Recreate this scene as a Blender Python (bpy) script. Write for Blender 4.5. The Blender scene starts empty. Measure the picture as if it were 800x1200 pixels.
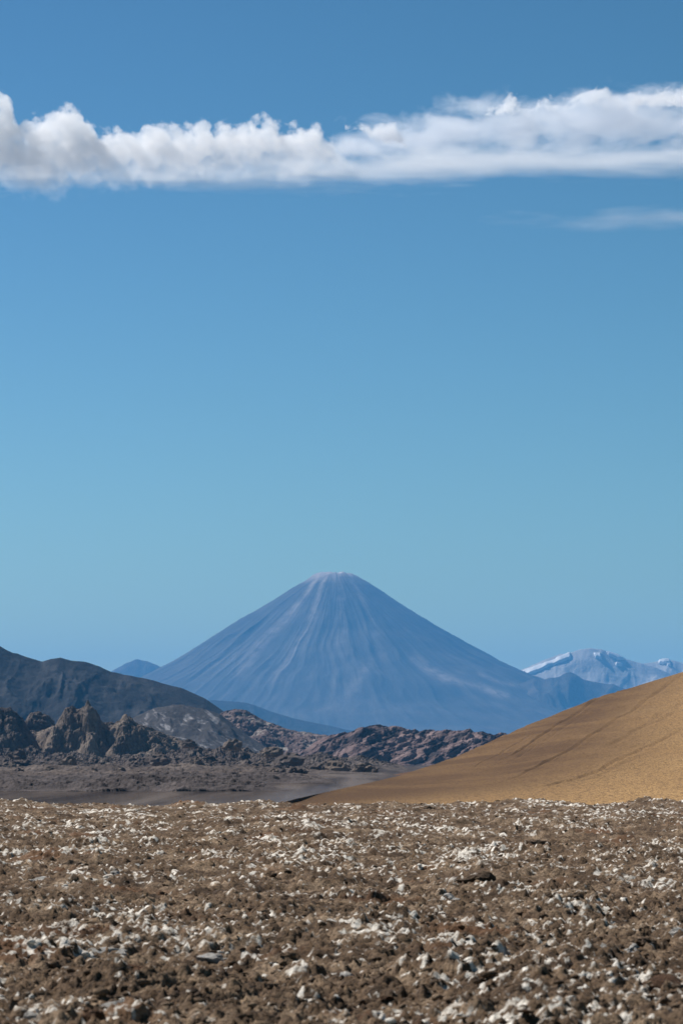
import bpy, math, random
import numpy as np
from mathutils import Vector

scene = bpy.context.scene
COL = scene.collection
random.seed(7)
R = math.radians

# ------------------------------------------------------------------ camera
EYE = 1.7                       # metres above the stony crust
FPX = 3806.0                    # focal length in photo pixels (800 wide), a 114 mm lens
HORIZON = 890.0                 # photo row of eye level
PITCH = math.atan((HORIZON - 600.0) / FPX)
cam_d = bpy.data.cameras.new("camera")
cam = bpy.data.objects.new("camera", cam_d)
COL.objects.link(cam)
cam.location = (0, 0, EYE)
cam.rotation_euler = (math.pi / 2 + PITCH, 0, 0)
cam_d.sensor_fit = 'HORIZONTAL'
cam_d.sensor_width = 24.0
cam_d.lens = FPX / 800.0 * 24.0
cam_d.clip_start = 0.5
cam_d.clip_end = 250000.0
cam_d.dof.use_dof = True
cam_d.dof.focus_distance = 85.0
cam_d.dof.aperture_fstop = 5.6
scene.camera = cam

# ------------------------------------------------------------------ sky, sun, exposure
SUN_EL, SUN_AZ = R(45), R(-50)      # azimuth from +Y, negative = to the left
world = bpy.data.worlds.new("World")
scene.world = world
world.use_nodes = True
wt = world.node_tree
for n in list(wt.nodes):
    wt.nodes.remove(n)
w_out = wt.nodes.new("ShaderNodeOutputWorld")
w_bg = wt.nodes.new("ShaderNodeBackground")
w_sky = wt.nodes.new("ShaderNodeTexSky")
w_sky.sky_type = 'NISHITA'
w_sky.sun_disc = False
w_sky.sun_elevation = SUN_EL
w_sky.sun_rotation = SUN_AZ
w_sky.altitude = 0
w_sky.air_density = 1.0
w_sky.dust_density = 0.0
w_sky.ozone_density = 3.0
w_bg.inputs["Strength"].default_value = 0.065
# deep, saturated high-desert air: a contrast grade of the whole sky (per channel gamma and gain)
w_sep = wt.nodes.new("ShaderNodeSeparateColor")
w_comb = wt.nodes.new("ShaderNodeCombineColor")
wt.links.new(w_sky.outputs[0], w_sep.inputs[0])
for ch, (gam, gain) in enumerate(((1.9, 1.18), (1.75, 1.13), (2.2, 1.13))):
    a_ = wt.nodes.new("ShaderNodeMath"); a_.operation = 'MULTIPLY'; a_.inputs[1].default_value = 0.1
    b_ = wt.nodes.new("ShaderNodeMath"); b_.operation = 'POWER'; b_.inputs[1].default_value = gam
    c_ = wt.nodes.new("ShaderNodeMath"); c_.operation = 'MULTIPLY'; c_.inputs[1].default_value = gain * 10
    wt.links.new(w_sep.outputs[ch], a_.inputs[0]); wt.links.new(a_.outputs[0], b_.inputs[0])
    wt.links.new(b_.outputs[0], c_.inputs[0]); wt.links.new(c_.outputs[0], w_comb.inputs[ch])
wt.links.new(w_comb.outputs[0], w_bg.inputs["Color"])
wt.links.new(w_bg.outputs[0], w_out.inputs["Surface"])

sun_d = bpy.data.lights.new("sun", 'SUN')
sun_d.energy = 5.0
sun_d.angle = R(0.53)
sun_d.color = (1.0, 0.955, 0.90)
sun = bpy.data.objects.new("sun", sun_d)
COL.objects.link(sun)
to_sun = Vector((math.sin(SUN_AZ) * math.cos(SUN_EL), math.cos(SUN_AZ) * math.cos(SUN_EL), math.sin(SUN_EL)))
sun.rotation_euler = to_sun.to_track_quat('Z', 'Y').to_euler()

vs = scene.view_settings
vs.view_transform = 'Standard'
vs.look = 'None'
vs.exposure = 0.35
vs.gamma = 1.0
vs.use_curve_mapping = False
scene.render.engine = 'CYCLES'
scene.render.filter_size = 1.05
cy = scene.cycles
cy.volume_bounces = 4
cy.max_bounces = 10
cy.diffuse_bounces = 2
cy.glossy_bounces = 2
cy.transmission_bounces = 2
cy.volume_max_steps = 512
cy.use_denoising = True
cy.sample_clamp_indirect = 8.0
try:
    cy.denoising_prefilter = 'ACCURATE'
except Exception:
    pass

# ------------------------------------------------------------------ numpy noise
_rng = np.random.default_rng(11)
_PERM = np.concatenate([_rng.permutation(256)] * 3).astype(np.int64)
_G3 = _rng.normal(size=(256, 3))
_G3 /= np.linalg.norm(_G3, axis=1)[:, None]


def perlin(x, y, z=0.0):
    x = np.asarray(x, float); y = np.asarray(y, float); z = np.zeros_like(x) + z
    xi = np.floor(x).astype(np.int64); yi = np.floor(y).astype(np.int64); zi = np.floor(z).astype(np.int64)
    xf, yf, zf = x - xi, y - yi, z - zi
    u, v, w = (t * t * t * (t * (t * 6 - 15) + 10) for t in (xf, yf, zf))
    xi &= 255; yi &= 255; zi &= 255
    out = 0.0
    for dz in (0, 1):
        wz = w if dz else 1 - w
        for dy in (0, 1):
            wy = v if dy else 1 - v
            for dx in (0, 1):
                wx = u if dx else 1 - u
                h = _PERM[_PERM[_PERM[xi + dx] + yi + dy] + zi + dz]
                g = _G3[h]
                out = out + wx * wy * wz * (g[..., 0] * (xf - dx) + g[..., 1] * (yf - dy) + g[..., 2] * (zf - dz))
    return out * 1.5


def fbm(x, y, z=0.0, octaves=5, gain=0.5, lac=2.03):
    a, s, f = 1.0, 0.0, 1.0
    for k in range(octaves):
        s = s + a * perlin(x * f + 17.3 * k, y * f - 9.1 * k, np.asarray(z) * f + 3.7 * k)
        a *= gain; f *= lac
    return s


def ridged(x, y, z=0.0, octaves=5, gain=0.5, lac=2.07):
    a, s, f, w = 1.0, 0.0, 1.0, 1.0
    for k in range(octaves):
        n = 1 - np.abs(perlin(x * f + 31.7 * k, y * f + 11.9 * k, np.asarray(z) * f + 5.1 * k)) * 1.6
        n = np.clip(n, 0, 1) ** 2 * w
        w = np.clip(n * 1.6, 0, 1)
        s = s + a * n
        a *= gain; f *= lac
    return s


def worley(x, y, seed=0):
    """F1, F2 and the random value of the nearest cell."""
    xi = np.floor(x).astype(np.int64); yi = np.floor(y).astype(np.int64)
    f1 = np.full(x.shape, 9.0); f2 = np.full(x.shape, 9.0); idv = np.zeros(x.shape)
    for dy in (-1, 0, 1):
        for dx in (-1, 0, 1):
            cx, cyy = xi + dx, yi + dy
            h = _PERM[(_PERM[(cx + seed * 37) & 255] + cyy) & 255]
            h2 = _PERM[(h + (cx >> 8) + 91) & 255]; h3 = _PERM[(h2 + 57) & 255]
            d = np.hypot(cx + h / 256.0 - x, cyy + h2 / 256.0 - y)
            near = d < f1
            f2 = np.where(near, f1, np.minimum(f2, d))
            idv = np.where(near, h3 / 256.0, idv)
            f1 = np.where(near, d, f1)
    return f1, f2, idv


def sstep(a, b, x):
    t = np.clip((x - a) / (b - a), 0, 1)
    return t * t * (3 - 2 * t)


# ------------------------------------------------------------------ photo rows and columns to places
CP, SP = math.cos(PITCH), math.sin(PITCH)


def at(px, py, Y):
    """World (X, Z) of a sight line at distance Y."""
    dx = (px - 400.0); up = (600.0 - py)
    fy = FPX * CP - up * SP
    fz = FPX * SP + up * CP
    k = Y / fy
    return dx * k, EYE + fz * k


def project(P):
    x, y, z = P[:, 0], P[:, 1], P[:, 2] - EYE
    d = y * CP + z * SP
    u = -y * SP + z * CP
    return 400 + FPX * x / d, 600 - FPX * u / d


# ------------------------------------------------------------------ mesh helpers
def make_mesh(name, verts, quads=None, tris=None, smooth=False):
    me = bpy.data.meshes.new(name)
    verts = np.asarray(verts, np.float32)
    faces = [f for f in (quads, tris) if f is not None and len(f)]
    me.vertices.add(len(verts))
    me.vertices.foreach_set("co", verts.ravel())
    nl = sum(f.size for f in faces); nf = sum(len(f) for f in faces)
    me.loops.add(nl); me.polygons.add(nf)
    me.loops.foreach_set("vertex_index", np.concatenate([f.ravel() for f in faces]).astype(np.int32))
    starts, tot = [], 0
    for f in faces:
        starts.append(tot + np.arange(len(f)) * f.shape[1]); tot += f.size
    me.polygons.foreach_set("loop_start", np.concatenate(starts).astype(np.int32))
    me.polygons.foreach_set("use_smooth", np.full(nf, smooth))
    me.update(calc_edges=True)
    me.validate()
    return me


def grid_quads(nx, ny):
    i = np.arange(ny - 1)[:, None] * nx + np.arange(nx - 1)[None, :]
    return np.stack([i, i + 1, i + nx + 1, i + nx], -1).reshape(-1, 4)


def link(name, me, mat, label=None, cat=None, group=None, kind=None, parent=None, loc=None):
    o = bpy.data.objects.new(name, me)
    COL.objects.link(o)
    if mat is not None and len(me.materials) == 0:
        me.materials.append(mat)
    if parent is not None:
        o.parent = parent
    if loc is not None:
        o.location = loc
    for k, v in (("label", label), ("category", cat), ("group", group), ("kind", kind)):
        if v:
            o[k] = v
    return o


def attr(me, name, vals):
    a = me.attributes.new(name, 'FLOAT', 'POINT')
    a.data.foreach_set("value", np.asarray(vals, np.float32))


# ------------------------------------------------------------------ material helpers
class NT:
    def __init__(self, name):
        self.m = bpy.data.materials.new(name)
        self.m.use_nodes = True
        self.t = self.m.node_tree
        for n in list(self.t.nodes):
            self.t.nodes.remove(n)
        self.out = self.t.nodes.new("ShaderNodeOutputMaterial")

    def n(self, kind, **kw):
        nd = self.t.nodes.new(kind)
        for k, v in kw.items():
            setattr(nd, k, v)
        return nd

    def l(self, a, b):
        self.t.links.new(a, b)

    def set(self, sock, v):
        if hasattr(v, "is_output"):
            self.l(v, sock)
        else:
            sock.default_value = v

    def math(self, op, a, b=None, c=None, clamp=False):
        nd = self.n("ShaderNodeMath", operation=op, use_clamp=clamp)
        for i, v in enumerate((a, b, c)):
            if v is not None:
                self.set(nd.inputs[i], v)
        return nd.outputs[0]

    def noise(self, vec, scale, detail=6, rough=0.55, dist=0.0, out=0):
        nd = self.n("ShaderNodeTexNoise")
        self.set(nd.inputs["Vector"], vec)
        self.set(nd.inputs["Scale"], scale)
        nd.inputs["Detail"].default_value = detail
        nd.inputs["Roughness"].default_value = rough
        nd.inputs["Distortion"].default_value = dist
        return nd.outputs[out]

    def ramp(self, fac, stops):
        nd = self.n("ShaderNodeValToRGB")
        e = nd.color_ramp.elements
        while len(e) < len(stops):
            e.new(0.5)
        for el, (p, c) in zip(e, stops):
            el.position = p
            el.color = (*c, 1) if not isinstance(c, (int, float)) else (c, c, c, 1)
        self.set(nd.inputs[0], fac)
        return nd.outputs[0]

    def mix(self, fac, a, b):
        nd = self.n("ShaderNodeMix", data_type='RGBA')
        self.set(nd.inputs["Factor"], fac)
        for s, v in ((nd.inputs[6], a), (nd.inputs[7], b)):
            self.set(s, (*v, 1) if isinstance(v, tuple) and len(v) == 3 else v)
        return nd.outputs[2]

    def coord(self, scale=(1, 1, 1), which="Object", rot=(0, 0, 0)):
        tc = self.n("ShaderNodeTexCoord")
        src = tc.outputs[which]
        if any(rot):
            m0 = self.n("ShaderNodeMapping")
            self.l(src, m0.inputs["Vector"])
            m0.inputs["Rotation"].default_value = rot
            src = m0.outputs[0]
        mp = self.n("ShaderNodeMapping")
        self.l(src, mp.inputs["Vector"])
        mp.inputs["Scale"].default_value = scale
        return mp.outputs[0]

    def attr(self, name):
        nd = self.n("ShaderNodeAttribute", attribute_name=name)
        return nd.outputs["Fac"]

    def bump(self, h, dist, strength=1.0):
        nd = self.n("ShaderNodeBump")
        nd.inputs["Strength"].default_value = strength
        nd.inputs["Distance"].default_value = dist
        self.l(h, nd.inputs["Height"])
        return nd.outputs[0]

    def surf(self, color, rough=0.9, normal=None, spec=0.2):
        b = self.n("ShaderNodeBsdfPrincipled")
        self.set(b.inputs["Base Color"], (*color, 1) if isinstance(color, tuple) and len(color) == 3 else color)
        self.set(b.inputs["Roughness"], rough)
        b.inputs["Specular IOR Level"].default_value = spec
        if normal is not None:
            self.l(normal, b.inputs["Normal"])
        self.l(b.outputs[0], self.out.inputs["Surface"])
        return self.m


def rock_material(name, dark, mid, light, scale, bump_d, stretch=(1, 1, 1), rot=(0, 0, 0), lo=0.36, hi=0.66, streak=None):
    k = NT(name)
    v = k.coord(stretch, rot=rot)
    n1 = k.noise(v, scale, 8, 0.62, 0.4)
    n2 = k.noise(k.coord(), scale * 7, 6, 0.6)
    f = k.math('ADD', k.math('MULTIPLY', n1, 0.65), k.math('MULTIPLY', n2, 0.35))
    c = k.ramp(f, [(lo, dark), ((lo + hi) / 2, mid), (hi, light)])
    if streak:
        vec, sc, col, a, b = streak
        s = k.ramp(k.noise(k.coord(vec, rot=rot), sc, 6, 0.65, 0.6), [(a, 0.0), (b, 1.0)])
        c = k.mix(s, c, col)
    nb = k.bump(k.math('ADD', n2, k.noise(k.coord(), scale * 22, 5, 0.6)), bump_d, 0.9)
    return k.surf(c, 0.95, nb, 0.1)


PLAIN = -6.5                    # level of the flat beyond the crust

# ------------------------------------------------------------------ the flat plain to the horizon
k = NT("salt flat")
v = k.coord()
c = k.ramp(k.noise(k.coord((0.055, 0.0016, 1)), 1.0, 4, 0.6, 0.3), [(0.36, (0.035, 0.031, 0.033)), (0.50, (0.095, 0.080, 0.074)), (0.64, (0.16, 0.137, 0.125))])  # streaks along the depth paint the mirage's smeared rock reflections into the colour
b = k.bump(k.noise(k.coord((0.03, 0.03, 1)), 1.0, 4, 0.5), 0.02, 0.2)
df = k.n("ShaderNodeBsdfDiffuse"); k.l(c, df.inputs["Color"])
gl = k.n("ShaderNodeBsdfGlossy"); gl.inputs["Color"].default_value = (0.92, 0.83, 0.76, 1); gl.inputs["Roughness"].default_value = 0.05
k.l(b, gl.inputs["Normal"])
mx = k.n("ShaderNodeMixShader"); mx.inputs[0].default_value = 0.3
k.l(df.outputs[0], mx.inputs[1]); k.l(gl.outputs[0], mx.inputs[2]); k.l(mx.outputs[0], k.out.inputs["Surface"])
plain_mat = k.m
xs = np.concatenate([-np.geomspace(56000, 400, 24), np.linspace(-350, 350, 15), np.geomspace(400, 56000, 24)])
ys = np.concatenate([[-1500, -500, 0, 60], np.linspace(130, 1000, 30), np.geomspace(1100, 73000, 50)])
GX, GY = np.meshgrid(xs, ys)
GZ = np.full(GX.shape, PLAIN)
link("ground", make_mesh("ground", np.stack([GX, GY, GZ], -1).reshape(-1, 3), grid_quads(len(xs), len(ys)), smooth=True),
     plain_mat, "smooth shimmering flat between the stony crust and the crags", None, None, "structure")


# ------------------------------------------------------------------ mountains, ridges and crags
def relief(name, prof, Y, wf, wb, nx, ny, mat, amp, lam, mode="gully", power=1.2, wob=0.0, xext=0.0, seed=0.0,
           rough=0.5, base=PLAIN, smooth=True, crest=0.25, dip=3.0, shear=0.0, strata=None, **tags):
    """A ridge whose crest follows the outline PROF (photo columns and rows) at distance Y."""
    p = np.array(prof, float)
    pts = [at(a, b, Y) for a, b in p]
    px = np.array([q[0] for q in pts]); pz = np.array([q[1] for q in pts])
    x0, x1 = px[0] - xext, px[-1] + xext
    X, T = np.meshgrid(np.linspace(x0, x1, nx), np.linspace(-1, 1, ny))
    T = np.sign(T) * np.abs(T) ** 1.25
    Yw = Y + np.where(T < 0, T * wf, T * wb)
    Yr = wob * fbm(X / (lam * 3), 0 * X + seed, 0, 3)
    ridge = np.interp(X, px, pz) - base
    end = np.minimum(sstep(x0, px[0] + 1e-6, X), 1 - sstep(px[-1] - 1e-6, x1, X)) if xext else 1.0
    t = np.abs(T)
    if mode == "crag":                                   # an uneven foot
        t = np.clip(t * (1 + 0.55 * fbm(X / (lam * 1.6), (Yw - Y) / (lam * 2.5), seed + 3, 3)), 0, 1)
    fall = (1 - t) ** power if power >= 1 else 1 - t ** (1 / power)
    H = ridge * fall * end
    env = np.clip(ridge, 0, None) * np.clip(fall * 1.6, 0, 1) * end
    damp = crest + (1 - crest) * sstep(0.0, 0.22, t)
    xx, yy = X / lam + seed * 3.1, (Yw - Y) / lam
    if mode == "gully":
        xs_ = xx + shear * yy
        n = ridged(xs_ + 0.35 * fbm(xx * .7, yy * .5, seed, 3), yy * 0.28, seed, 6, rough) - 1.0
        n = n + 0.5 * fbm(xx * 2, yy * 2, seed, 4)
    elif mode == "crag":
        wx = xx + 0.4 * fbm(xx, yy, seed + 4, 4); wy = yy + 0.4 * fbm(xx, yy, seed + 9, 4)
        n = 0.25 * fbm(xx * 1.3, yy * 1.3, seed, 5)
        n = n + (0.8 if strata else 0.45) * (ridged(wx * 0.9 + 0.25 * yy, wy * 0.3, seed + 2, 4, 0.5) - 0.9)
        for sc_, am_ in ((0.9, 0.45), (2.3, 0.28), (5.6, 0.09)):
            f1, f2, idv = worley(wx * sc_, wy * sc_ * 0.8, int(seed + sc_ * 3))
            n = n + am_ * ((1 - 1.5 * f1 ** 2) * (0.4 + idv) - 0.35) - am_ * 0.3 * np.exp(-(f2 - f1) * 10)
        n = n - n.mean() + 0.06
    else:
        n = fbm(xx, yy, seed, 6, rough)
    Z = base + H + amp * env * n * damp
    edge = (np.abs(T) > 0.985) | (X <= x0 + 1e-6) | (X >= x1 - 1e-6)
    Z = np.where(edge, base - dip, np.maximum(Z, base - dip))
    Yv = Yw + Yr * (1 - t)
    if mode == "crag":                                   # undercut and roughen the faces in three dimensions
        q = 3.2 / lam
        d3 = amp * lam * 0.22 * (fbm(X * q, Yv * q, Z * q * 1.3, 5, 0.6) - 0.5 * np.abs(fbm(X * q * 3, Yv * q * 3, Z * q * 4, 3))) * np.clip(env / (lam * 0.3), 0, 1)
        if strata:                                       # tilted hard and soft beds standing proud of each other
            an, gap, push = strata
            bed = (Z * math.cos(an) - X * math.sin(an)) / gap + 0.8 * fbm(X / 60, Yv / 60, Z / 40, 4)
            fr = bed - np.floor(bed)
            d3 = d3 + push * (np.where(fr < 0.7, fr / 0.7, (1 - fr) / 0.3) - 0.4) * np.clip(env / 12, 0, 1)
        d3 = np.where(edge, 0, d3)
        Yv = Yv - 0.8 * d3; Z = Z + 0.5 * d3; X = X + 0.4 * d3
    me = make_mesh(name, np.stack([X, Yv, Z], -1).reshape(-1, 3), grid_quads(nx, ny), smooth=smooth)
    return link(name, me, mat, **tags), (X, Yv, Z)


# volcano: a cone of revolution with its own left and right flanks
VY = 40000.0
VX, _ = at(392, 700, VY)
mpp = VY / FPX
profL = np.array([(0, 672), (16, 670.5), (24, 673), (36, 681), (46, 687), (92, 715), (142, 745), (192, 776), (230, 796), (300, 832), (420, 866), (600, 888), (900, 891)], float)
profR = np.array([(0, 672), (20, 671.5), (28, 675), (40, 683), (78, 708), (128, 740), (178, 768), (208, 783), (240, 795), (290, 818), (380, 850), (520, 880), (900, 891)], float)
na, nr = 1100, 190
A, Rr = np.meshgrid(np.linspace(-math.pi, math.pi, na + 1), np.linspace(0, 1, nr) ** 1.25 * 900 * mpp)
wl = 0.5 - 0.5 * np.cos(A)          # 0 right flank, 1 left flank
rp = Rr / mpp
zl = np.array([at(392, b, VY)[1] for b in profL[:, 1]]); zr = np.array([at(392, b, VY)[1] for b in profR[:, 1]])
cone = (1 - wl) * np.interp(rp, profR[:, 0], zr) + wl * np.interp(rp, profL[:, 0], zl)
gx, gy = np.cos(A), np.sin(A)
lr = np.log(Rr + 300.0)
Aw = A + 0.05 * fbm(Rr / 1300, A * 1.4, 6.0, 3)
hx_, hy_ = np.cos(Aw), np.sin(Aw)
g1 = ridged(hx_ * 3.2, hy_ * 3.2, lr * 0.55, 4, 0.55) - 1.0
g2 = ridged(hx_ * 11 + 7, hy_ * 11, lr * 0.9, 4, 0.55) - 1.0
g3 = fbm(Rr * gx / 900, Rr * gy / 900, 3.3, 6, 0.55)
slope_w = sstep(60, 2000, Rr) * (1 - sstep(3200, 8000, Rr))
cone = cone + slope_w * (g1 * (17 + 0.009 * Rr) * (0.5 + 0.9 * sstep(-0.3, 0.4, fbm(gx * 1.6, gy * 1.6, 8.0, 2))) + g2 * (9 + 0.003 * Rr)) + g3 * 28 * sstep(0, 400, Rr)
cone = cone + 16 * fbm(gx * 2.5 + Rr / 160, gy * 2.5, 1.0, 3) * (1 - sstep(150, 420, Rr))
cone[-1] = PLAIN - 3
k = NT("volcanic scree")
tc = k.n("ShaderNodeTexCoord")
sep = k.n("ShaderNodeSeparateXYZ"); k.l(tc.outputs["Object"], sep.inputs[0])
ang = k.math('ARCTAN2', sep.outputs[1], sep.outputs[0])
rad = k.math('SQRT', k.math('ADD', k.math('MULTIPLY', sep.outputs[0], sep.outputs[0]), k.math('MULTIPLY', sep.outputs[1], sep.outputs[1])))
comb = k.n("ShaderNodeCombineXYZ")
k.l(k.math('MULTIPLY', k.math('COSINE', ang), 9.0), comb.inputs[0]); k.l(k.math('MULTIPLY', k.math('SINE', ang), 9.0), comb.inputs[1])
k.l(k.math('MULTIPLY', rad, 0.0006), comb.inputs[2])
st = k.noise(comb.outputs[0], 2.2, 6, 0.6, 0.3)
pt = k.noise(tc.outputs["Object"], 0.0011, 7, 0.65, 0.8)
base_c = k.ramp(k.math('ADD', k.math('MULTIPLY', st, 0.45), k.math('MULTIPLY', pt, 0.55)),
                [(0.36, (0.055, 0.055, 0.056)), (0.52, (0.085, 0.08, 0.078)), (0.64, (0.13, 0.118, 0.11)), (0.78, (0.30, 0.26, 0.24))])
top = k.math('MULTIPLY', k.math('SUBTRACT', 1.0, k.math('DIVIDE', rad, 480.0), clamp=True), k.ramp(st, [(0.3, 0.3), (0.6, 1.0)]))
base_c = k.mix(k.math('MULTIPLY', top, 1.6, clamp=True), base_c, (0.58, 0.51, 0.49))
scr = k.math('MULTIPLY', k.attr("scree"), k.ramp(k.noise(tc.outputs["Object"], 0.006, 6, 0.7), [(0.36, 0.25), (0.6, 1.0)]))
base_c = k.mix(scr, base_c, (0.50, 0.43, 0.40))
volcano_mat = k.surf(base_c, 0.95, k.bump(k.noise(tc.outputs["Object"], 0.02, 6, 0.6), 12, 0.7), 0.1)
vme = make_mesh("volcano", np.stack([Rr * gx, Rr * gy, cone], -1).reshape(-1, 3), grid_quads(na + 1, nr), smooth=True)
VP = np.stack([Rr * gx + VX, Rr * gy + VY, cone], -1).reshape(-1, 3)
px, py = project(VP)
px = px + 5 * fbm(VP[:, 0] / 900, VP[:, 2] / 900, 2.0, 4)
scree = np.zeros(len(VP))
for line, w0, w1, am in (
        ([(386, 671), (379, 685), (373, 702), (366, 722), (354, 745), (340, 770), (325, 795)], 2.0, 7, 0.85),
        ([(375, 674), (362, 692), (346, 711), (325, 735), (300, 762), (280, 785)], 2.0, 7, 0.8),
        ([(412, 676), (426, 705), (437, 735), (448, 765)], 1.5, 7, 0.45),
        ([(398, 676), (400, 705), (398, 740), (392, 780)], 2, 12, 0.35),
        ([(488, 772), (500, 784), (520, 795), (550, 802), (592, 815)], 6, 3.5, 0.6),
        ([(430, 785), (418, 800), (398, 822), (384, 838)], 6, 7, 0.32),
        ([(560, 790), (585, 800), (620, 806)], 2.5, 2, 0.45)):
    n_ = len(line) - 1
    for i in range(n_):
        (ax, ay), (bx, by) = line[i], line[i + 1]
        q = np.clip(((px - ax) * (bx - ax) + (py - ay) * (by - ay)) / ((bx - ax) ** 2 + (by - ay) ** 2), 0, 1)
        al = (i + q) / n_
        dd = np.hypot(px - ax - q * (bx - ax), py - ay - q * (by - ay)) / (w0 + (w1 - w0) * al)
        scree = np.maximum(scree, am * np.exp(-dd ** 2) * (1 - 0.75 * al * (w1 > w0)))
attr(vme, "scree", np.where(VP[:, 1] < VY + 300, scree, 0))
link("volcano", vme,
     volcano_mat, "tall blue-grey cone-shaped volcano with pale summit and scree streaks", "volcano", None, "structure", loc=(VX, VY, 0))

haze_rock = rock_material("distant brown rock", (0.04, 0.036, 0.034), (0.075, 0.065, 0.06), (0.13, 0.11, 0.10), 0.0016, 20)
relief("foothill", [(560, 830), (600, 806), (625, 796), (640, 794), (655, 793), (662, 789), (668, 787), (674, 789), (684, 795), (700, 798), (720, 803), (770, 822), (830, 850)],
       38500, 1800, 1800, 260, 90, haze_rock, 0.10, 700, power=1.1, xext=600, seed=2.0,
       label="small dark knob on the shoulder where the volcano meets the brown slope", cat="hill", kind="structure")
relief("distant_hill", [(70, 830), (105, 800), (133, 785), (148, 776), (162, 773), (176, 776), (192, 783), (230, 800), (290, 840)],
       46000, 2200, 2200, 220, 80, haze_rock, 0.10, 800, power=1.1, xext=500, seed=5.0,
       label="small pale blue peak between the dark mountain and the volcano", cat="hill", kind="structure")
snow_rock = rock_material("far snowy mountain rock", (0.42, 0.41, 0.40), (0.52, 0.50, 0.49), (0.64, 0.62, 0.60), 0.0014, 10)
SY = 43500.0
snowy, S1 = relief("snowy_mountain", [(560, 812), (590, 795), (604, 787), (618, 782), (640, 772), (655, 767), (668, 765), (680, 761), (692, 759.5), (704, 760.5), (714, 765), (728, 770), (745, 776), (765, 781), (800, 796), (840, 820)],
                   SY, 2200, 2200, 420, 160, snow_rock, 0.045, 600, power=1.15, xext=600, seed=8.0, crest=0.12,
                   label="far pale mountain with a long diagonal snow streak", cat="mountain", kind="structure")
snowy2, S2 = relief("snowy_mountain", [(680, 800), (715, 784), (735, 780), (752, 777.5), (766, 775.5), (778, 772), (788, 774), (800, 777), (820, 774), (850, 768), (880, 772), (930, 800)],
                    SY + 1500, 2200, 2200, 360, 140, snow_rock, 0.045, 600, power=1.15, xext=600, seed=13.0, crest=0.12,
                    label="far pale mountain with a small snow cap, partly behind the brown slope", cat="mountain", kind="structure")

k = NT("snow")
snow_mat = k.surf(k.ramp(k.noise(k.coord((0.01, 0.01, 0.01)), 1.0, 4), [(0.3, (0.80, 0.81, 0.82)), (0.7, (0.90, 0.90, 0.90))]), 0.6, None, 0.3)


def snow_patch(parent, S, poly, seed):
    """A drift lying on the mountain's surface inside an outline."""
    X, Yv, Z = S
    ny, nx = X.shape
    P = np.stack([X, Yv, Z], -1).reshape(-1, 3)
    px, py = project(P)
    px = px + 1.3 * perlin(P[:, 0] / 120, P[:, 1] / 160, seed); py = py + 0.7 * perlin(P[:, 0] / 110, P[:, 1] / 140, seed + 5)
    inside = np.zeros(len(P), bool)
    n = len(poly)
    for i in range(n):
        (xa, ya), (xb, yb) = poly[i], poly[(i + 1) % n]
        c_ = ((ya > py) != (yb > py)) & (px < (xb - xa) * (py - ya) / (yb - ya + 1e-9) + xa)
        inside ^= c_
    front = (np.arange(len(P)) // nx) <= ny // 2
    inside &= front
    q = grid_quads(nx, ny)
    keep = q[inside[q].any(1) & front[q].all(1)]
    if len(keep) == 0:
        return
    used, inv = np.unique(keep, return_inverse=True)
    V = P[used].copy()
    V[:, 2] += np.where(inside[used], 16.0, 0.5)
    V[:, 1] -= np.where(inside[used], 30.0, 0.5)
    link("snow_patch", make_mesh("snow_patch", V, inv.reshape(-1, 4), smooth=True), snow_mat, parent=parent)


snow_patch(snowy, S1, [(612, 787), (626, 781), (645, 775), (655, 770), (668, 765.5), (669, 771), (656, 776.5), (642, 781), (632, 786), (618, 791)], 1)
snow_patch(snowy, S1, [(696, 766.5), (703, 766), (704, 771.5), (697, 772)], 2)
snow_patch(snowy, S1, [(711, 763.5), (722, 767), (733, 772.5), (724, 772.5), (714, 769)], 3)
snow_patch(snowy, S1, [(720, 777), (728, 778), (727, 781), (721, 780)], 4)
snow_patch(snowy2, S2, [(771, 773), (784, 772), (785, 777.5), (772, 778)], 5)
snow_patch(snowy2, S2, [(781, 778), (785, 778), (785, 780), (781, 780)], 6)

relief("blue_ridge", [(170, 842), (215, 826), (245, 820), (275, 822), (298, 826), (318, 834), (345, 842), (372, 848), (400, 854), (440, 860), (500, 872)],
       27000, 1500, 1500, 300, 80, rock_material("shaded far basalt", (0.018, 0.018, 0.018), (0.032, 0.03, 0.028), (0.055, 0.05, 0.045), 0.003, 10),
       0.08, 400, power=1.1, xext=500, seed=4.0, label="low deep blue ridge at the foot of the volcano", cat="ridge", kind="structure")
dark_mat = rock_material("shaded basalt slope", (0.009, 0.009, 0.011), (0.015, 0.0145, 0.017), (0.028, 0.027, 0.028), 0.006, 3,  # near-black basalt, the hill's shade put into its colour
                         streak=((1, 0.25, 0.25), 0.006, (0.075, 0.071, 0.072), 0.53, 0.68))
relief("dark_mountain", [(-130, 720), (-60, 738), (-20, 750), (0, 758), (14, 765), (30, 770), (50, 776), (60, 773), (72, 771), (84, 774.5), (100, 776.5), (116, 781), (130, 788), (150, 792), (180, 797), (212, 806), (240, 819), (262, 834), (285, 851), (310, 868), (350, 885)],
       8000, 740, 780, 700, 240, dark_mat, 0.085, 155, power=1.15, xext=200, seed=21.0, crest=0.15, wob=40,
       label="dark smooth mountain sloping down from the photo's left edge", cat="mountain", kind="structure")

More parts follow.
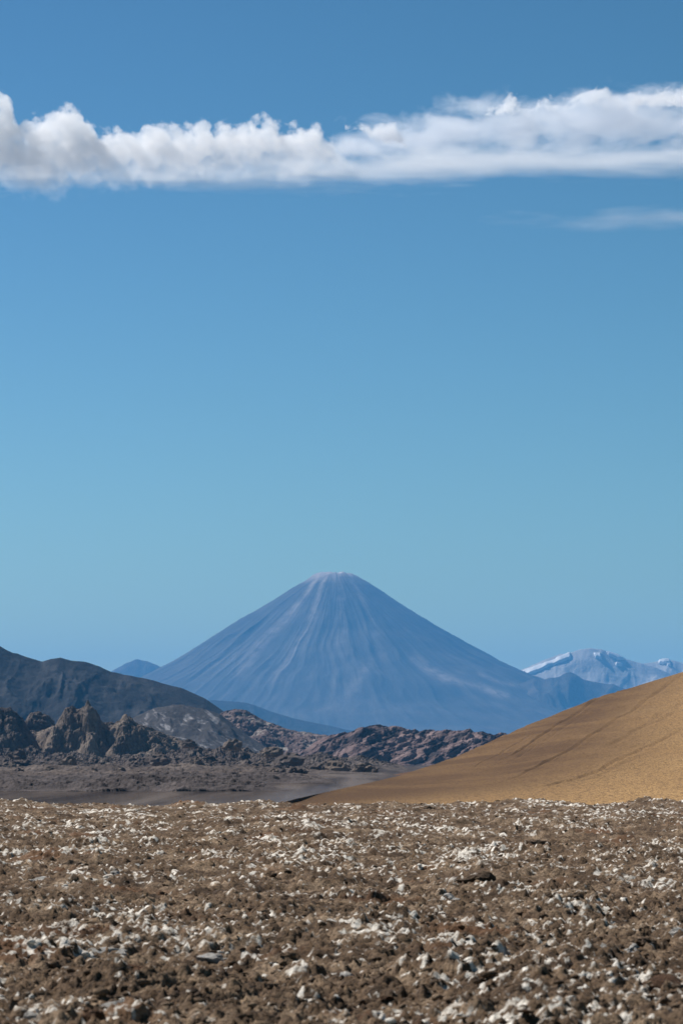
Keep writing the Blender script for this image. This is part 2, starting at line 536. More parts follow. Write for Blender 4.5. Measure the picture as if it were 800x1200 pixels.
grey_mat = rock_material("slate grey scree", (0.04, 0.038, 0.041), (0.062, 0.058, 0.061), (0.10, 0.093, 0.095), 0.02, 2, rot=(0, R(-38), 0),
                         streak=((0.16, 0.3, 1), 0.11, (0.26, 0.25, 0.26), 0.55, 0.64))
relief("grey_hill", [(50, 888), (105, 864), (138, 849), (163, 838), (185, 829), (203, 825), (222, 827), (243, 832), (258, 837), (273, 849), (292, 863), (312, 876), (338, 891)],
       5250, 300, 260, 420, 170, grey_mat, 0.09, 60, power=1.1, xext=40, seed=31.0, crest=0.2, shear=0.5,
       label="slate grey hill streaked with white below the dark mountain", cat="hill", kind="structure")

pale_mat = rock_material("purple brown rock", (0.10, 0.07, 0.07), (0.19, 0.138, 0.13), (0.32, 0.25, 0.23), 0.016, 3,
                         streak=((1, 0.5, 0.5), 0.02, (0.42, 0.38, 0.34), 0.54, 0.64))
relief("pale_crag", [(205, 880), (236, 852), (254, 838), (264, 833.5), (275, 831), (288, 833), (298, 838), (312, 845), (328, 851), (345, 857), (365, 859), (392, 864), (420, 874), (445, 888)],
       5600, 250, 250, 420, 190, pale_mat, 0.20, 60, mode="crag", power=1.0, xext=20, seed=41.0, crest=0.15, smooth=False,
       label="pale purplish craggy ridge with a whitish top beside the grey hill", cat="crag", kind="structure")
strata_mat = rock_material("banded reddish rock", (0.095, 0.066, 0.065), (0.205, 0.14, 0.132), (0.32, 0.235, 0.22), 0.02, 3, stretch=(0.35, 0.35, 2.6), rot=(0, R(27), 0),
                           streak=((0.25, 0.25, 2.6), 0.03, (0.045, 0.036, 0.04), 0.50, 0.56))
relief("banded_ridge", [(350, 884), (375, 866), (392, 862), (410, 858), (428, 853), (442, 851.5), (458, 852), (476, 855.5), (495, 858), (510, 857), (530, 856), (552, 856), (575, 859), (610, 866), (660, 880), (700, 892)],
       4700, 230, 230, 520, 200, strata_mat, 0.17, 55, mode="crag", power=1.0, xext=20, seed=52.0, crest=0.25, strata=(R(27), 13.0, 7.0), smooth=False,
       label="long reddish rock ridge with slanting dark bands behind the brown slope", cat="ridge", kind="structure")

crag_mat = rock_material("weathered tan rock", (0.09, 0.070, 0.058), (0.18, 0.142, 0.118), (0.32, 0.258, 0.208), 0.035, 1.6)
dcrag_mat = rock_material("dark brown rock", (0.058, 0.046, 0.042), (0.12, 0.096, 0.086), (0.23, 0.187, 0.160), 0.035, 1.6)
CY = 3300.0
for nm, prof, dy, mat, wf, amp, sd, lab in (
    ("crag", [(-70, 846), (-40, 834), (-15, 829), (0, 830), (12, 832), (20, 836), (27, 843), (36, 858), (46, 876), (54, 892)], 0, dcrag_mat, 75, 0.24, 61,
     "dark wedge-shaped crag cut off by the photo's left edge"),
    ("crag", [(20, 872), (28, 848), (35, 838), (44, 836), (55, 838), (63, 845), (70, 860), (76, 880)], 120, dcrag_mat, 60, 0.2, 62,
     "small rounded crag between the dark wedge and the twin-peaked crag"),
    ("crag", [(30, 892), (48, 876), (60, 858), (71, 840), (77, 831), (85, 828.5), (90, 832.5), (95, 831.5), (99, 828.5), (106, 827.5), (113, 834), (119, 845), (130, 853), (144, 862), (160, 874), (178, 892)], 20, crag_mat, 85, 0.24, 63,
     "tallest tan crag with two pointed tops"),
    ("crag", [(104, 890), (120, 866), (135, 848), (146, 841), (154, 842), (163, 849), (172, 853), (186, 857), (198, 862), (206, 870), (216, 884), (224, 893)], 0, crag_mat, 70, 0.26, 64,
     "jagged tan crag sloping down to the right of the twin peaks"),
):
    relief(nm, prof, CY + dy, wf, 70, 320, 150, mat, amp, 23, mode="crag", power=0.8, xext=4, seed=float(sd), crest=0.3, smooth=False, rough=0.55,
           label=lab, cat="crag", kind="thing")
for prof, Yb, mat, wf, sd, lab in (
    ([(-60, 884), (-20, 880), (10, 884), (35, 879), (60, 885), (90, 882), (120, 887), (150, 884), (175, 888), (200, 893)], 3050, dcrag_mat, 110, 71, "low rubbly bench under the tan crags"),
    ([(190, 890), (212, 878), (228, 874), (240, 880), (258, 876), (270, 872), (284, 879), (300, 883), (318, 880), (336, 888), (352, 894)], 3000, dcrag_mat, 100, 72, "dark broken rubble ridge below the grey hill"),
    ([(330, 897), (352, 888), (372, 884), (390, 888), (408, 890), (425, 887), (445, 893), (470, 897)], 2900, dcrag_mat, 90, 73, "dark rubble mound below the reddish ridge"),
    ([(-60, 893), (-10, 890), (40, 893), (80, 889), (130, 893), (170, 889), (205, 892), (240, 888), (280, 893), (310, 890), (350, 896), (380, 894), (430, 899)], 2500, dcrag_mat, 60, 74, "long low stony rise at the far edge of the flat"),
):
    relief("rubble_ridge", prof, Yb, wf, 90, 380, 90, mat, 0.42, 16, mode="crag", power=1.0, xext=5, seed=float(sd), crest=0.9, smooth=False,
           label=lab, cat="rubble ridge", kind="thing")

plum_mat = rock_material("mirage strip rock", (0.042, 0.035, 0.036), (0.082, 0.069, 0.068), (0.15, 0.125, 0.12), 0.08, 0.5)
for prof, Yb, mat, wf, wb_, lam_, sd, lab in (  # the first two rises are added, filling the mirage strip in place of reflections
    ([(-50, 922), (-20, 917), (20, 913), (60, 918), (100, 915), (135, 911), (170, 909), (205, 913), (238, 911), (275, 913), (305, 918), (330, 925)], 860, plum_mat, 30, 30, 7.0, 93, "added low purplish rise in the mirage strip, nearest the stony crust"),
    ([(-50, 911), (0, 908), (50, 910), (100, 907), (150, 908), (205, 905), (260, 907), (310, 906), (350, 908), (385, 914)], 1150, plum_mat, 40, 40, 8.0, 94, "second added low purplish rise in the mirage strip, behind the nearest one"),
    ([(-60, 901), (-20, 898), (20, 900), (55, 896), (90, 899), (130, 897), (165, 900), (210, 896), (250, 899), (290, 897), (330, 901), (380, 903), (430, 906)], 1900, dcrag_mat, 60, 60, 9.0, 95, "broken dark rubble rise along the middle of the flat"),
    ([(-60, 906), (-10, 903), (40, 906), (80, 902), (120, 905), (170, 902), (220, 905), (262, 902), (310, 905), (350, 907), (395, 911)], 1500, dcrag_mat, 50, 50, 8.0, 96, "nearest dark rubble rise across the flat before the clear dust"),
):
    relief("rubble_mound", prof, Yb, wf, wb_, 360, 60, mat, 0.38, lam_, mode="crag", power=0.9, xext=3, seed=float(sd), crest=0.7, smooth=True,
           label=lab, cat="rubble mound", kind="thing")
relief("rock_saddle", [(-80, 846), (-10, 843), (22, 846), (45, 859), (68, 852), (100, 842), (126, 850), (150, 850), (180, 858), (210, 866), (235, 874), (262, 890)], 3400, 150, 90, 420, 150, crag_mat, 0.2, 30,
       mode="crag", power=1.0, xext=5, seed=66.0, crest=0.6, smooth=False, label="broken dark rock joining the tan crags behind their gaps", cat="rock ridge", kind="thing")

# ------------------------------------------------------------------ the brown sand slope
RIDGE = [(270, 958, 535), (310, 948, 545), (340, 938, 560), (380, 929, 640), (430, 918, 760), (470, 909, 880), (500, 899, 960), (530, 888.5, 1040), (560, 876, 1110), (600, 858, 1190), (640, 841, 1260),
         (670, 829, 1310), (700, 818, 1360), (735, 807, 1410), (770, 796, 1450), (800, 787, 1490), (840, 776, 1530), (900, 764, 1590), (980, 756, 1680), (1100, 760, 1800)]
rx = np.array([r[0] for r in RIDGE], float)
rp3 = np.array([(at(a, b, y)[0], y, at(a, b, y)[1]) for a, b, y in RIDGE])
NS, NTT = 680, 300
sp = np.linspace(0, 1, NS)
cum = np.concatenate([[0], np.cumsum(np.hypot(np.diff(rp3[:, 0]), np.diff(rp3[:, 1])))]); cum /= cum[-1]
_sm = lambda a: np.convolve(np.pad(a, 12, mode='edge'), np.hanning(27)[1:-1] / np.hanning(27).sum(), 'valid')
ridge = np.stack([_sm(np.interp(sp, cum, rp3[:, i])) for i in range(3)], -1)
foot = np.stack([np.interp(sp, [0, .12, .5, 1], [-22, -10, 60, 420]), np.interp(sp, [0, .12, .5, 1], [470, 440, 430, 470]), np.full(NS, PLAIN - 1.0)], -1)
back = ridge + np.stack([np.interp(sp, [0, 1], [0, 60]), np.interp(sp, [0, .3, 1], [60, 350, 700]), 0 * sp], -1)
back[:, 2] = PLAIN - 2
tt = np.linspace(0, 1.45, NTT)[:, None]
a = np.clip(tt, 0, 1); bb = np.clip((tt - 1) / 0.45, 0, 1)
ez = a * 0.72 + 0.28 * (a ** 1.6)
ez = ez * (1 - 0.0) + 0.0
P = foot[None] * (1 - a[..., None]) + ridge[None] * a[..., None]
P[..., 2] = foot[None, :, 2] * (1 - ez) + ridge[None, :, 2] * ez
# round the crest over into the back slope
e2 = bb ** 1.7
P = P * (1 - bb[..., None]) + back[None] * bb[..., None]
P[..., 2] = np.where(bb > 0, ridge[None, :, 2] * (1 - e2) + back[None, :, 2] * e2, P[..., 2])
V = P.reshape(-1, 3).copy()
px, py = project(V)
hgt = sstep(-6, 8, V[:, 2])
disp = 0.9 * fbm(V[:, 0] / 60, V[:, 1] / 90, 1.0, 4) * hgt + 0.22 * fbm(V[:, 0] / 6, V[:, 1] / 8, 2.0, 5) * (0.3 + 0.7 * hgt)
groove_mask = np.zeros(len(V))
GULLIES = [
    ([(800, 788), (786, 800), (765, 815), (744, 830), (728, 841), (710, 851), (686, 867), (662, 882), (646, 890), (632, 897), (600, 913), (560, 925)], 0.8, 1.1),
    ([(722, 812), (695, 821), (676, 836), (654, 849), (642, 858), (630, 864), (615, 876), (600, 885), (575, 897)], 0.75, 1.1),
    ([(800, 854), (782, 864), (755, 876), (728, 890), (700, 904), (675, 913), (650, 919), (600, 930)], 0.85, 1.0),
    ([(790, 837), (760, 850), (735, 862), (712, 873)], 1.1, 0.5),
    ([(800, 822), (775, 838), (745, 856), (720, 870), (690, 880)], 1.2, 0.35),
    ([(690, 832), (668, 848), (640, 866), (612, 884), (585, 900)], 0.8, 0.35),
    ([(770, 880), (740, 892), (712, 905), (680, 917)], 0.9, 0.4),
    ([(620, 862), (598, 876), (572, 891), (545, 905)], 0.7, 0.4),
]
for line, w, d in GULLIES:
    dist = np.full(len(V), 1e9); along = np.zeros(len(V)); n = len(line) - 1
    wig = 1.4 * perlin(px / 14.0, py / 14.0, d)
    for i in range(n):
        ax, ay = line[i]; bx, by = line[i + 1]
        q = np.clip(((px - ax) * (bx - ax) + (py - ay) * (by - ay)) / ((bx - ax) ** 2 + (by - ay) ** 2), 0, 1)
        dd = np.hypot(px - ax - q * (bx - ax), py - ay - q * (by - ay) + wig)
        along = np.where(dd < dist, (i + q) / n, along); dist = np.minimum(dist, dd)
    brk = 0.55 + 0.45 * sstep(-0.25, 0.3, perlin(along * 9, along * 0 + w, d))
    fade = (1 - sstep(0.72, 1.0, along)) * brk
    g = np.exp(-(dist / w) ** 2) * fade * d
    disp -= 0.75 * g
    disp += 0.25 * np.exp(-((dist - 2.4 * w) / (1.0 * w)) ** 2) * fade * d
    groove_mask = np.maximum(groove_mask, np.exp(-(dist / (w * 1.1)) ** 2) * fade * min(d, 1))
front_ok = (tt <= 1.0).repeat(NS, 1).reshape(-1)
V[:, 2] += disp * np.where(front_ok, 1, 0.3)
me = make_mesh("sand_slope", V, grid_quads(NS, NTT), smooth=True)
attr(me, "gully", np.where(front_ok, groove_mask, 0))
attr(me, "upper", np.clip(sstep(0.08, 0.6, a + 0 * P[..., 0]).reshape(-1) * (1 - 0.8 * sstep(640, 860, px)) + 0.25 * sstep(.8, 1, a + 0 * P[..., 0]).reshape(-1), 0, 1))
k = NT("ochre gravel sand")
n1 = k.noise(k.coord((0.02, 0.012, 0.03)), 1.0, 6, 0.6, 0.4)
n2 = k.noise(k.coord((1, 0.16, 1)), 3.0, 4, 0.8)
c = k.ramp(n1, [(0.30, (0.43, 0.255, 0.105)), (0.55, (0.56, 0.345, 0.145)), (0.75, (0.61, 0.395, 0.18))])
c = k.mix(k.ramp(n2, [(0.40, 0.85), (0.54, 0.0)]), c, (0.12, 0.07, 0.038))
c = k.mix(k.ramp(k.noise(k.coord((1, 0.16, 1)), 1.2, 3, 0.8), [(0.38, 0.7), (0.48, 0.0)]), c, (0.12, 0.068, 0.034))
c = k.mix(k.ramp(k.noise(k.coord((1, 0.16, 1)), 2.2, 5, 0.85), [(0.56, 0.0), (0.66, 0.6)]), c, (0.38, 0.235, 0.115))
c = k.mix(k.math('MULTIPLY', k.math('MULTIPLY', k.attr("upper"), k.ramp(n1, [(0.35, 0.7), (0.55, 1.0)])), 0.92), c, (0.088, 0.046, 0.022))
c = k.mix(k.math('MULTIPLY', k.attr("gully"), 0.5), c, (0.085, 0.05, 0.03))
sand_mat = k.surf(c, 0.95, k.bump(k.math('ADD', n2, k.noise(k.coord((1, 0.2, 1)), 4.0, 4, 0.7)), 0.22, 0.8), 0.1)
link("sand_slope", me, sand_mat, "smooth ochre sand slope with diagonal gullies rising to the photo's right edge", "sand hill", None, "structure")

relief("brown_spur", [(395, 933), (412, 925), (430, 917), (450, 910), (470, 906), (490, 902.5), (505, 899), (540, 890), (580, 880), (640, 872)], 1700, 250, 200, 160, 60,
       rock_material("dark reddish sand", (0.085, 0.042, 0.022), (0.13, 0.066, 0.034), (0.18, 0.095, 0.05), 0.05, 0.6), 0.06, 60, mode="fbm", power=1.1, xext=10, seed=81.0,
       label="narrow dark reddish spur showing behind the foot of the ochre slope", cat="spur", kind="structure", base=-22.0)

# ------------------------------------------------------------------ the broken salt crust in front
def crust_height(x, y):
    u = 0.17 * fbm(x / 2.4, y / 3.6, 0.5, 4)
    wx = x + 0.10 * fbm(x * 3, y * 3, 1.5, 3); wy = y + 0.10 * fbm(x * 3, y * 3, 7.5, 3)
    f1, f2, i1 = worley(wx / 0.25, wy / 0.32, 3)
    h = 0.055 * np.clip(1 - f1 * 1.2, 0, 1) ** 0.8 * (0.2 + 1.3 * i1 ** 2)
    h = h - 0.02 * np.exp(-(f2 - f1) * 8)
    g1, g2, i2 = worley(wx / 0.10, wy / 0.12, 5)
    h = h + 0.029 * np.clip(1 - g1 * 1.2, 0, 1) * (0.2 + 1.2 * i2)
    h = h + (0.062 + 0.022 * sstep(30, 70, y)) * np.abs(fbm(x * 6, y * 5, 2.5, 5, 0.62)) + 0.028 * fbm(x * 17, y * 14, 3.5, 3, 0.65)
    e1, e2, i3 = worley(wx / 1.1, wy / 1.5, 9)                       # a few larger humps
    h = h + 0.11 * np.clip(1 - e1 * 1.9, 0, 1) * (i3 > 0.72)
    drop = -((np.clip(y - 116, 0, None)) / 11.0) ** 2 * 0.35
    drop = np.maximum(drop, PLAIN - 0.6)
    edge = (0.16 * perlin(x / 2.6, y * 0 + 3.1) + 0.10 * perlin(x / 0.7, y / 4 + 3.1)) * sstep(85, 116, y)
    return u + h + drop + edge, u + h, i2


def salt_at(x, y):
    big = fbm(x / 1.7, y / 3.4, 11.0, 4)
    mid = fbm(x / 0.30, y / 0.42, 14.0, 4)
    return np.clip(0.35 + 0.28 * big + 0.34 * mid + 0.60 * fbm(x / 0.085, y / 0.11, 19.0, 3), 0, 1.5)


k = NT("broken salt crust")
v = k.coord()
dirt = k.ramp(k.noise(v, 1.3, 7, 0.65, 0.3), [(0.34, (0.070, 0.043, 0.026)), (0.5, (0.165, 0.108, 0.066)), (0.64, (0.34, 0.245, 0.162))])
dirt = k.mix(k.ramp(k.noise(v, 24, 5, 0.7), [(0.40, 0.8), (0.53, 0.0)]), dirt, (0.030, 0.019, 0.013))
dirt = k.mix(k.ramp(k.noise(v, 0.45, 3, 0.5), [(0.60, 0.0), (0.68, 0.6)]), dirt, (0.16, 0.075, 0.035))
fine = k.noise(v, 9.0, 7, 0.72)
s = k.math('ADD', k.math('MULTIPLY', k.attr("salt"), 0.62), k.math('MULTIPLY', fine, 0.6))
sm = k.ramp(s, [(0.66, 0.0), (0.73, 0.5), (0.81, 1.0)])
c = k.mix(sm, dirt, k.ramp(fine, [(0.33, (0.46, 0.40, 0.33)), (0.56, (0.86, 0.81, 0.73))]))
crust_mat = k.surf(c, 0.9, k.bump(k.math('ADD', fine, k.noise(v, 40, 4, 0.7)), 0.03, 0.9), 0.15)


def crust_strip(y0, y1, half, dx, dy):
    xs_ = np.arange(-half, half + dx, dx); ys_ = np.arange(y0, y1 + dy, dy)
    X, Yy = np.meshgrid(xs_, ys_)
    jx = X + dx * 0.35 * perlin(X / dx * .5, Yy / dy * .5, 4.4)
    Z, hh, _ = crust_height(jx, Yy)
    return jx, Yy, Z, hh


Vs, Qs, Ss, off = [], [], [], 0
for y0, y1, half, dx, dy in ((17.5, 26, 3.5, 0.018, 0.032), (25.9, 40, 5.2, 0.026, 0.042), (39.9, 64, 7.8, 0.042, 0.07), (63.9, 90, 10.8, 0.062, 0.11), (89.9, 124, 14.6, 0.085, 0.17), (123.8, 186, 22, 0.4, 0.8)):
    X, Yy, Z, hh = crust_strip(y0, y1, half, dx, dy)
    ny, nx = X.shape
    Vs.append(np.stack([X, Yy, Z], -1).reshape(-1, 3)); Qs.append(grid_quads(nx, ny) + off); off += nx * ny
    Ss.append((salt_at(X, Yy) + 1.2 * (hh - np.mean(hh))).reshape(-1))
me = make_mesh("crust", np.concatenate(Vs), np.concatenate(Qs), smooth=True)
attr(me, "salt", np.concatenate(Ss))
link("crust_ground", me, crust_mat, "broken brown salt crust strewn with clods across the whole foreground", None, None, "structure")


# clods --------------------------------------------------------------------------------------------------
def ico(level):
    import bmesh
    bm = bmesh.new()
    bmesh.ops.create_icosphere(bm, subdivisions=level, radius=1.0)
    V = np.array([v.co[:] for v in bm.verts]); F = np.array([[v.index for v in f.verts] for f in bm.faces])
    bm.free()
    return V, F


def clod_shape(level, seed, lump=0.42):
    V, F = ico(level)
    n = fbm(V[:, 0] * 0.9 + seed * 5.1, V[:, 1] * 0.9, V[:, 2] * 0.9 + seed, 4, 0.6)
    f = np.abs(fbm(V[:, 0] * 2.1 + seed, V[:, 1] * 2.1 - seed, V[:, 2] * 2.1, 3, 0.6))
    V = V * (1 + lump * n - 0.35 * f)[:, None]
    V[:, 2] = np.where(V[:, 2] < -0.35, -0.35 + 0.2 * (V[:, 2] + 0.35), V[:, 2])
    return V, F


def clod_material(name, dk, md, lt, cap, lo, hi):
    k = NT(name)
    v = k.coord()
    tc2 = k.n("ShaderNodeObjectInfo")
    n = k.noise(v, 3.0, 7, 0.7, 0.2)
    c = k.ramp(n, [(0.3, dk), (0.5, md), (0.7, lt)])
    m = k.ramp(k.noise(v, 1.6, 6, 0.7), [(lo, 0.0), (hi, 1.0)])
    c = k.mix(m, c, cap)
    c2 = k.n("ShaderNodeHueSaturation")
    k.l(c, c2.inputs["Color"])
    k.l(k.math('MULTIPLY_ADD', tc2.outputs["Random"], 0.35 if name.startswith('salt') else 0.6, 0.8 if name.startswith('salt') else 0.7), c2.inputs["Value"])
    return k.surf(c2.outputs[0], 0.9, k.bump(n, 0.25, 0.8), 0.15)


brown_clod = clod_material("brown dirt clod", (0.065, 0.041, 0.026), (0.15, 0.10, 0.064), (0.27, 0.197, 0.137), (0.5, 0.47, 0.43), 0.60, 0.72)
salt_clod = clod_material("salt crusted clod", (0.42, 0.39, 0.35), (0.62, 0.59, 0.55), (0.80, 0.78, 0.74), (0.20, 0.15, 0.11), 0.60, 0.74)
rust_clod = clod_material("rusty clod", (0.07, 0.035, 0.02), (0.14, 0.07, 0.035), (0.2, 0.11, 0.06), (0.3, 0.24, 0.19), 0.6, 0.75)
NSH = 10
SH = [clod_shape(3, i + 1) for i in range(NSH)]
clod_me = {}
for nm, mt in (("b", brown_clod), ("s", salt_clod), ("r", rust_clod)):
    for i in range(NSH):
        me = make_mesh("clod", SH[i][0], tris=SH[i][1], smooth=False)
        me.materials.append(mt)
        clod_me[nm, i] = me


def ground_pt(px, py):
    """Where a sight line meets the crust's mean level."""
    dx = px - 400.0; up = 600.0 - py
    fy = FPX * CP - up * SP; fz = FPX * SP + up * CP
    t = (0.06 - EYE) / fz
    return dx * t, fy * t


def put_clod(kind, i, x, y, size, flat, rz, label, cat, group=None, name="clod", sink=0.38, aspect=1.0):
    z = float(crust_height(np.array([x]), np.array([y]))[0][0])
    o = link(name, clod_me[kind, i], None, label, cat, group, "thing")
    if group is None and kind != "b":
        sink, size = 0.62, size * 1.2
    o.location = (x, y, z - sink * size * flat)
    o.scale = (size, size * aspect, size * flat)
    o.rotation_euler = (random.uniform(-.12, .12), random.uniform(-.12, .12), rz) if group is None else (random.uniform(-.3, .3), random.uniform(-.3, .3), rz)
    return o


SPECIAL = [  # column, row, width in photo pixels, kind, flatness, label
    (790, 1091, 30, "s", 0.55, "bright white salt lump cut by the photo's right edge"),
    (614, 1179, 52, "s", 0.30, "broad white salt slab near the bottom edge, largest of the white pieces"),
    (128, 1181, 66, "s", 0.42, "pale rounded mound in the bottom left corner area, greyer than the white slab"),
    (582, 1143, 26, "s", 0.55, "white lump with dark hollow behind, just above the broad white slab"),
    (705, 1133, 46, "s", 0.4, "long whitish crust bar between the white edge lump and the broad slab"),
    (190, 1091, 22, "s", 0.5, "small bright white lump at left centre with dark hollow on its left"),
    (252, 1115, 36, "s", 0.45, "white crusted clod, rightmost of the white cluster"),
    (196, 1117, 30, "s", 0.45, "white crusted clod in the middle of the white cluster"),
    (118, 1112, 44, "s", 0.4, "wide white crust patch, leftmost of the white cluster"),
    (135, 1026, 16, "s", 0.5, "small white fleck standing out in the left middle distance"),
    (45, 1025, 34, "s", 0.35, "flat white crust strip near the left edge in the middle distance"),
    (718, 1051, 24, "s", 0.6, "white lump beside a dark clod at right, middle distance"),
    (522, 1048, 30, "s", 0.5, "pale pointed salt lump at mid-distance right of centre"),
    (706, 1112, 30, "s", 0.7, "pair-like upright pale clod above the long whitish bar"),
    (742, 1105, 20, "s", 0.8, "small pointed pale clod just left of the white edge lump"),
    (84, 1011, 40, "b", 0.7, "dark humped clod in the left middle distance"),
    (128, 1092, 40, "b", 0.8, "dark brown clod, darkest at left centre beside the small bright lump"),
    (565, 1031, 60, "b", 0.5, "long dark hump at centre right in the middle distance"),
    (627, 985, 34, "b", 0.8, "dark clod standing up at far right centre near the horizon"),
    (640, 1146, 52, "b", 0.55, "dark brown hump beside the white lump at lower right"),
    (760, 1150, 46, "b", 0.5, "dark hump at lower right edge above the rusty patch"),
    (675, 1057, 26, "b", 0.8, "dark upright clod left of the white lump at right"),
    (780, 1160, 60, "r", 0.3, "rust-brown flat clod near the lower right edge"),
    (150, 1132, 70, "r", 0.28, "rust-brown flat clod at lower left"),
    (500, 944, 20, "b", 0.5, "dark clod cluster top breaking the skyline at centre"),
    (662, 943, 14, "b", 0.6, "dark clod breaking the skyline in front of the ochre slope"),
    (90, 943, 9, "b", 1.1, "dark upright stone on the skyline at left"),
    (160, 945, 11, "s", 0.6, "pale stone on the skyline under the dark crags"),
]
for i, (px_, py_, w, kd, fl, lab) in enumerate(SPECIAL):
    x, y = ground_pt(px_, min(py_ + 3, 1210))
    if py_ < 950:
        y = random.uniform(98, 112); x = (px_ - 400) / FPX * y
    put_clod(kd, (i * 3) % NSH, x, y, w / 2 / FPX * y, fl, random.uniform(-.5, .5), lab, "clod",
             name={"s": "salt_clod", "b": "dirt_clod", "r": "rusty_clod"}[kd], aspect=1.0)

rs = np.random.default_rng(5)
LAND = [(790, 1091, "the white edge lump"), (614, 1179, "the broad white slab"), (128, 1181, "the pale rounded mound"), (705, 1133, "the long whitish bar"),
        (190, 1091, "the small bright lump"), (230, 1115, "the white cluster"), (565, 1031, "the long dark hump"),
        (780, 1160, "the lower right rusty clod"), (150, 1132, "the lower left rusty clod"), (718, 1051, "the far right white lump"),
        (45, 1025, "the flat white strip"), (522, 1048, "the pale pointed lump"), (84, 1011, "the dark humped clod"), (640, 1146, "the lower dark hump")]


def where_it_lies(px, py):
    d, dx, dy, nm = min((math.hypot(px - a_, (py - b_) * 1.6), px - a_, (py - b_) * 1.6, n_) for a_, b_, n_ in LAND)
    side = ("right of" if dx > 0 else "left of") if abs(dx) > abs(dy) else ("in front of" if dy > 0 else "behind")
    near = "close" if d < 35 else ("apart" if d < 85 else "well")
    return f"{near} {side} {nm}"


for j in range(262):
    py_ = 1000 + 215 * rs.random() ** 0.6
    px_ = -10 + 820 * rs.random()
    x, y = ground_pt(px_, py_)
    sv = float(salt_at(np.array([x]), np.array([y]))[0])
    kd = "s" if sv + rs.normal() * 0.15 > 0.80 else ("r" if rs.random() < 0.06 else "b")
    size = float(np.clip(rs.lognormal(math.log(0.043), 0.4), 0.025, 0.11))
    grp, nm, tone = {"s": ("pale loose clods on the crust", "salt_clod", "pale salty"),
                     "b": ("brown loose clods on the crust", "dirt_clod", "brown dirt"),
                     "r": ("rusty loose clods on the crust", "rusty_clod", "rust-brown")}[kd]
    flat_ = float(rs.uniform(.3, .75))
    shape = "flat" if flat_ < 0.42 else ("rounded" if flat_ < 0.6 else "tall")
    big_ = "small" if size * FPX / y < 4.2 else ("middling" if size * FPX / y < 7 else "large")
    lab = f"{big_} {shape} {tone.split()[0]} clod {where_it_lies(px_, py_)}"
    put_clod(kd, int(rs.integers(NSH)), x, y, size, flat_, float(rs.uniform(-3, 3)), lab, "clod", grp, nm)

# the countless small clods: joined meshes
SM = [clod_shape(1, 40 + i, 0.5) for i in range(8)]


def scatter(name, n, mat, salty, label):
    Vs, Fs, off = [], [], 0
    t = rs.random(n)
    y = 18.5 / (1 - t * (1 - 18.5 / 122.0))          # even over the picture's rows
    y = np.where(rs.random(n) < 0.25, rs.uniform(70, 122, n), y)
    x = (rs.random(n) * 2 - 1) * (y * 0.113 + 0.3)
    sv = salt_at(x, y) + rs.normal(size=n) * 0.1
    keep = sv > 0.72 if salty else sv < 0.95
    x, y = x[keep], y[keep]
    z, _, _ = crust_height(x, y)
    m = len(x)
    size = np.clip(rs.lognormal(math.log(0.024), 0.45, m), 0.010, 0.05 if salty else 0.085) * (1 + 0.5 * sstep(40, 110, y))
    ang = rs.uniform(0, 6.283, m); fl = rs.uniform(.3, .75, m); asp = rs.uniform(.7, 1.3, m)
    ca, sa = np.cos(ang), np.sin(ang)
    for i in range(len(SM)):
        idx = np.arange(i, m, len(SM))
        V, F = SM[i]
        lx = V[None, :, 0] * (size * asp)[idx, None]; ly = V[None, :, 1] * (size / asp)[idx, None]; lz = V[None, :, 2] * (size * fl)[idx, None]
        wx = lx * ca[idx, None] - ly * sa[idx, None] + x[idx, None]
        wy = lx * sa[idx, None] + ly * ca[idx, None] + y[idx, None]
        wz = lz + (z - 0.05 * size)[idx, None]
        Vs.append(np.stack([wx, wy, wz], -1).reshape(-1, 3))
        Fs.append((F[None] + (np.arange(len(idx)) * len(V))[:, None, None]).reshape(-1, 3) + off)
        off += len(idx) * len(V)
    me = make_mesh(name, np.concatenate(Vs), tris=np.concatenate(Fs), smooth=True)
    attr(me, "salt", np.full(off, 1.25 if salty else 0.35))
    link(name, me, mat, label, None, None, "stuff")


scatter("dirt_crumbs", 7500, crust_mat, False, "countless small brown dirt crumbs over the crust")
scatter("salt_crumbs", 11000, crust_mat, True, "countless small white salt crumbs over the crust")

# boulders at the feet of the crags ---------------------------------------------------------------------
for kd, mt in (("cb", dcrag_mat), ("ct", crag_mat)):
    for i in range(NSH):
        me = make_mesh("boulder", SH[i][0], tris=SH[i][1], smooth=False)
        clod_me[kd, i] = me
BOUL = [(20, 887, 22, 2480, "cb", "dark boulder with pointed top in front of the dark wedge crag"),
        (185, 893, 30, 2400, "cb", "large dark boulder below the jagged tan crag"),
        (222, 874, 20, 2700, "cb", "dark boulder on the rubble left end below the grey hill"),
        (272, 876, 26, 2650, "ct", "tan boulder at the middle of the rubble ridge"),
        (318, 884, 24, 2600, "ct", "tan boulder at the right end of the rubble ridge"),
        (340, 893, 34, 2400, "cb", "dark rounded boulder in front of the rubble below the pale crag"),
        (395, 903, 30, 2050, "ct", "pale rounded boulder at the tip of the ochre slope"),
        (372, 903, 22, 2150, "cb", "dark boulder left of the pale rounded boulder"),
        (425, 902, 24, 2100, "ct", "pale boulder just above the dark reddish spur")]
for i, (px_, py_, w, Yb, kd, lab) in enumerate(BOUL):
    x, z = at(px_, py_, Yb)
    me = clod_me[kd, i % NSH]
    if not me.materials:
        me.materials.append(dcrag_mat if kd == "cb" else crag_mat)
    o = link("boulder", me, None, lab, "boulder", None, "thing")
    s_ = w / 2 / FPX * Yb
    o.location = (x, Yb, z); o.scale = (s_, s_, s_ * 0.7); o.rotation_euler = (0, 0, i * 1.3)
for kd, mt in (("cb", dcrag_mat), ("ct", crag_mat)):
    for i in range(NSH):
        if not clod_me[kd, i].materials:
            clod_me[kd, i].materials.append(mt)
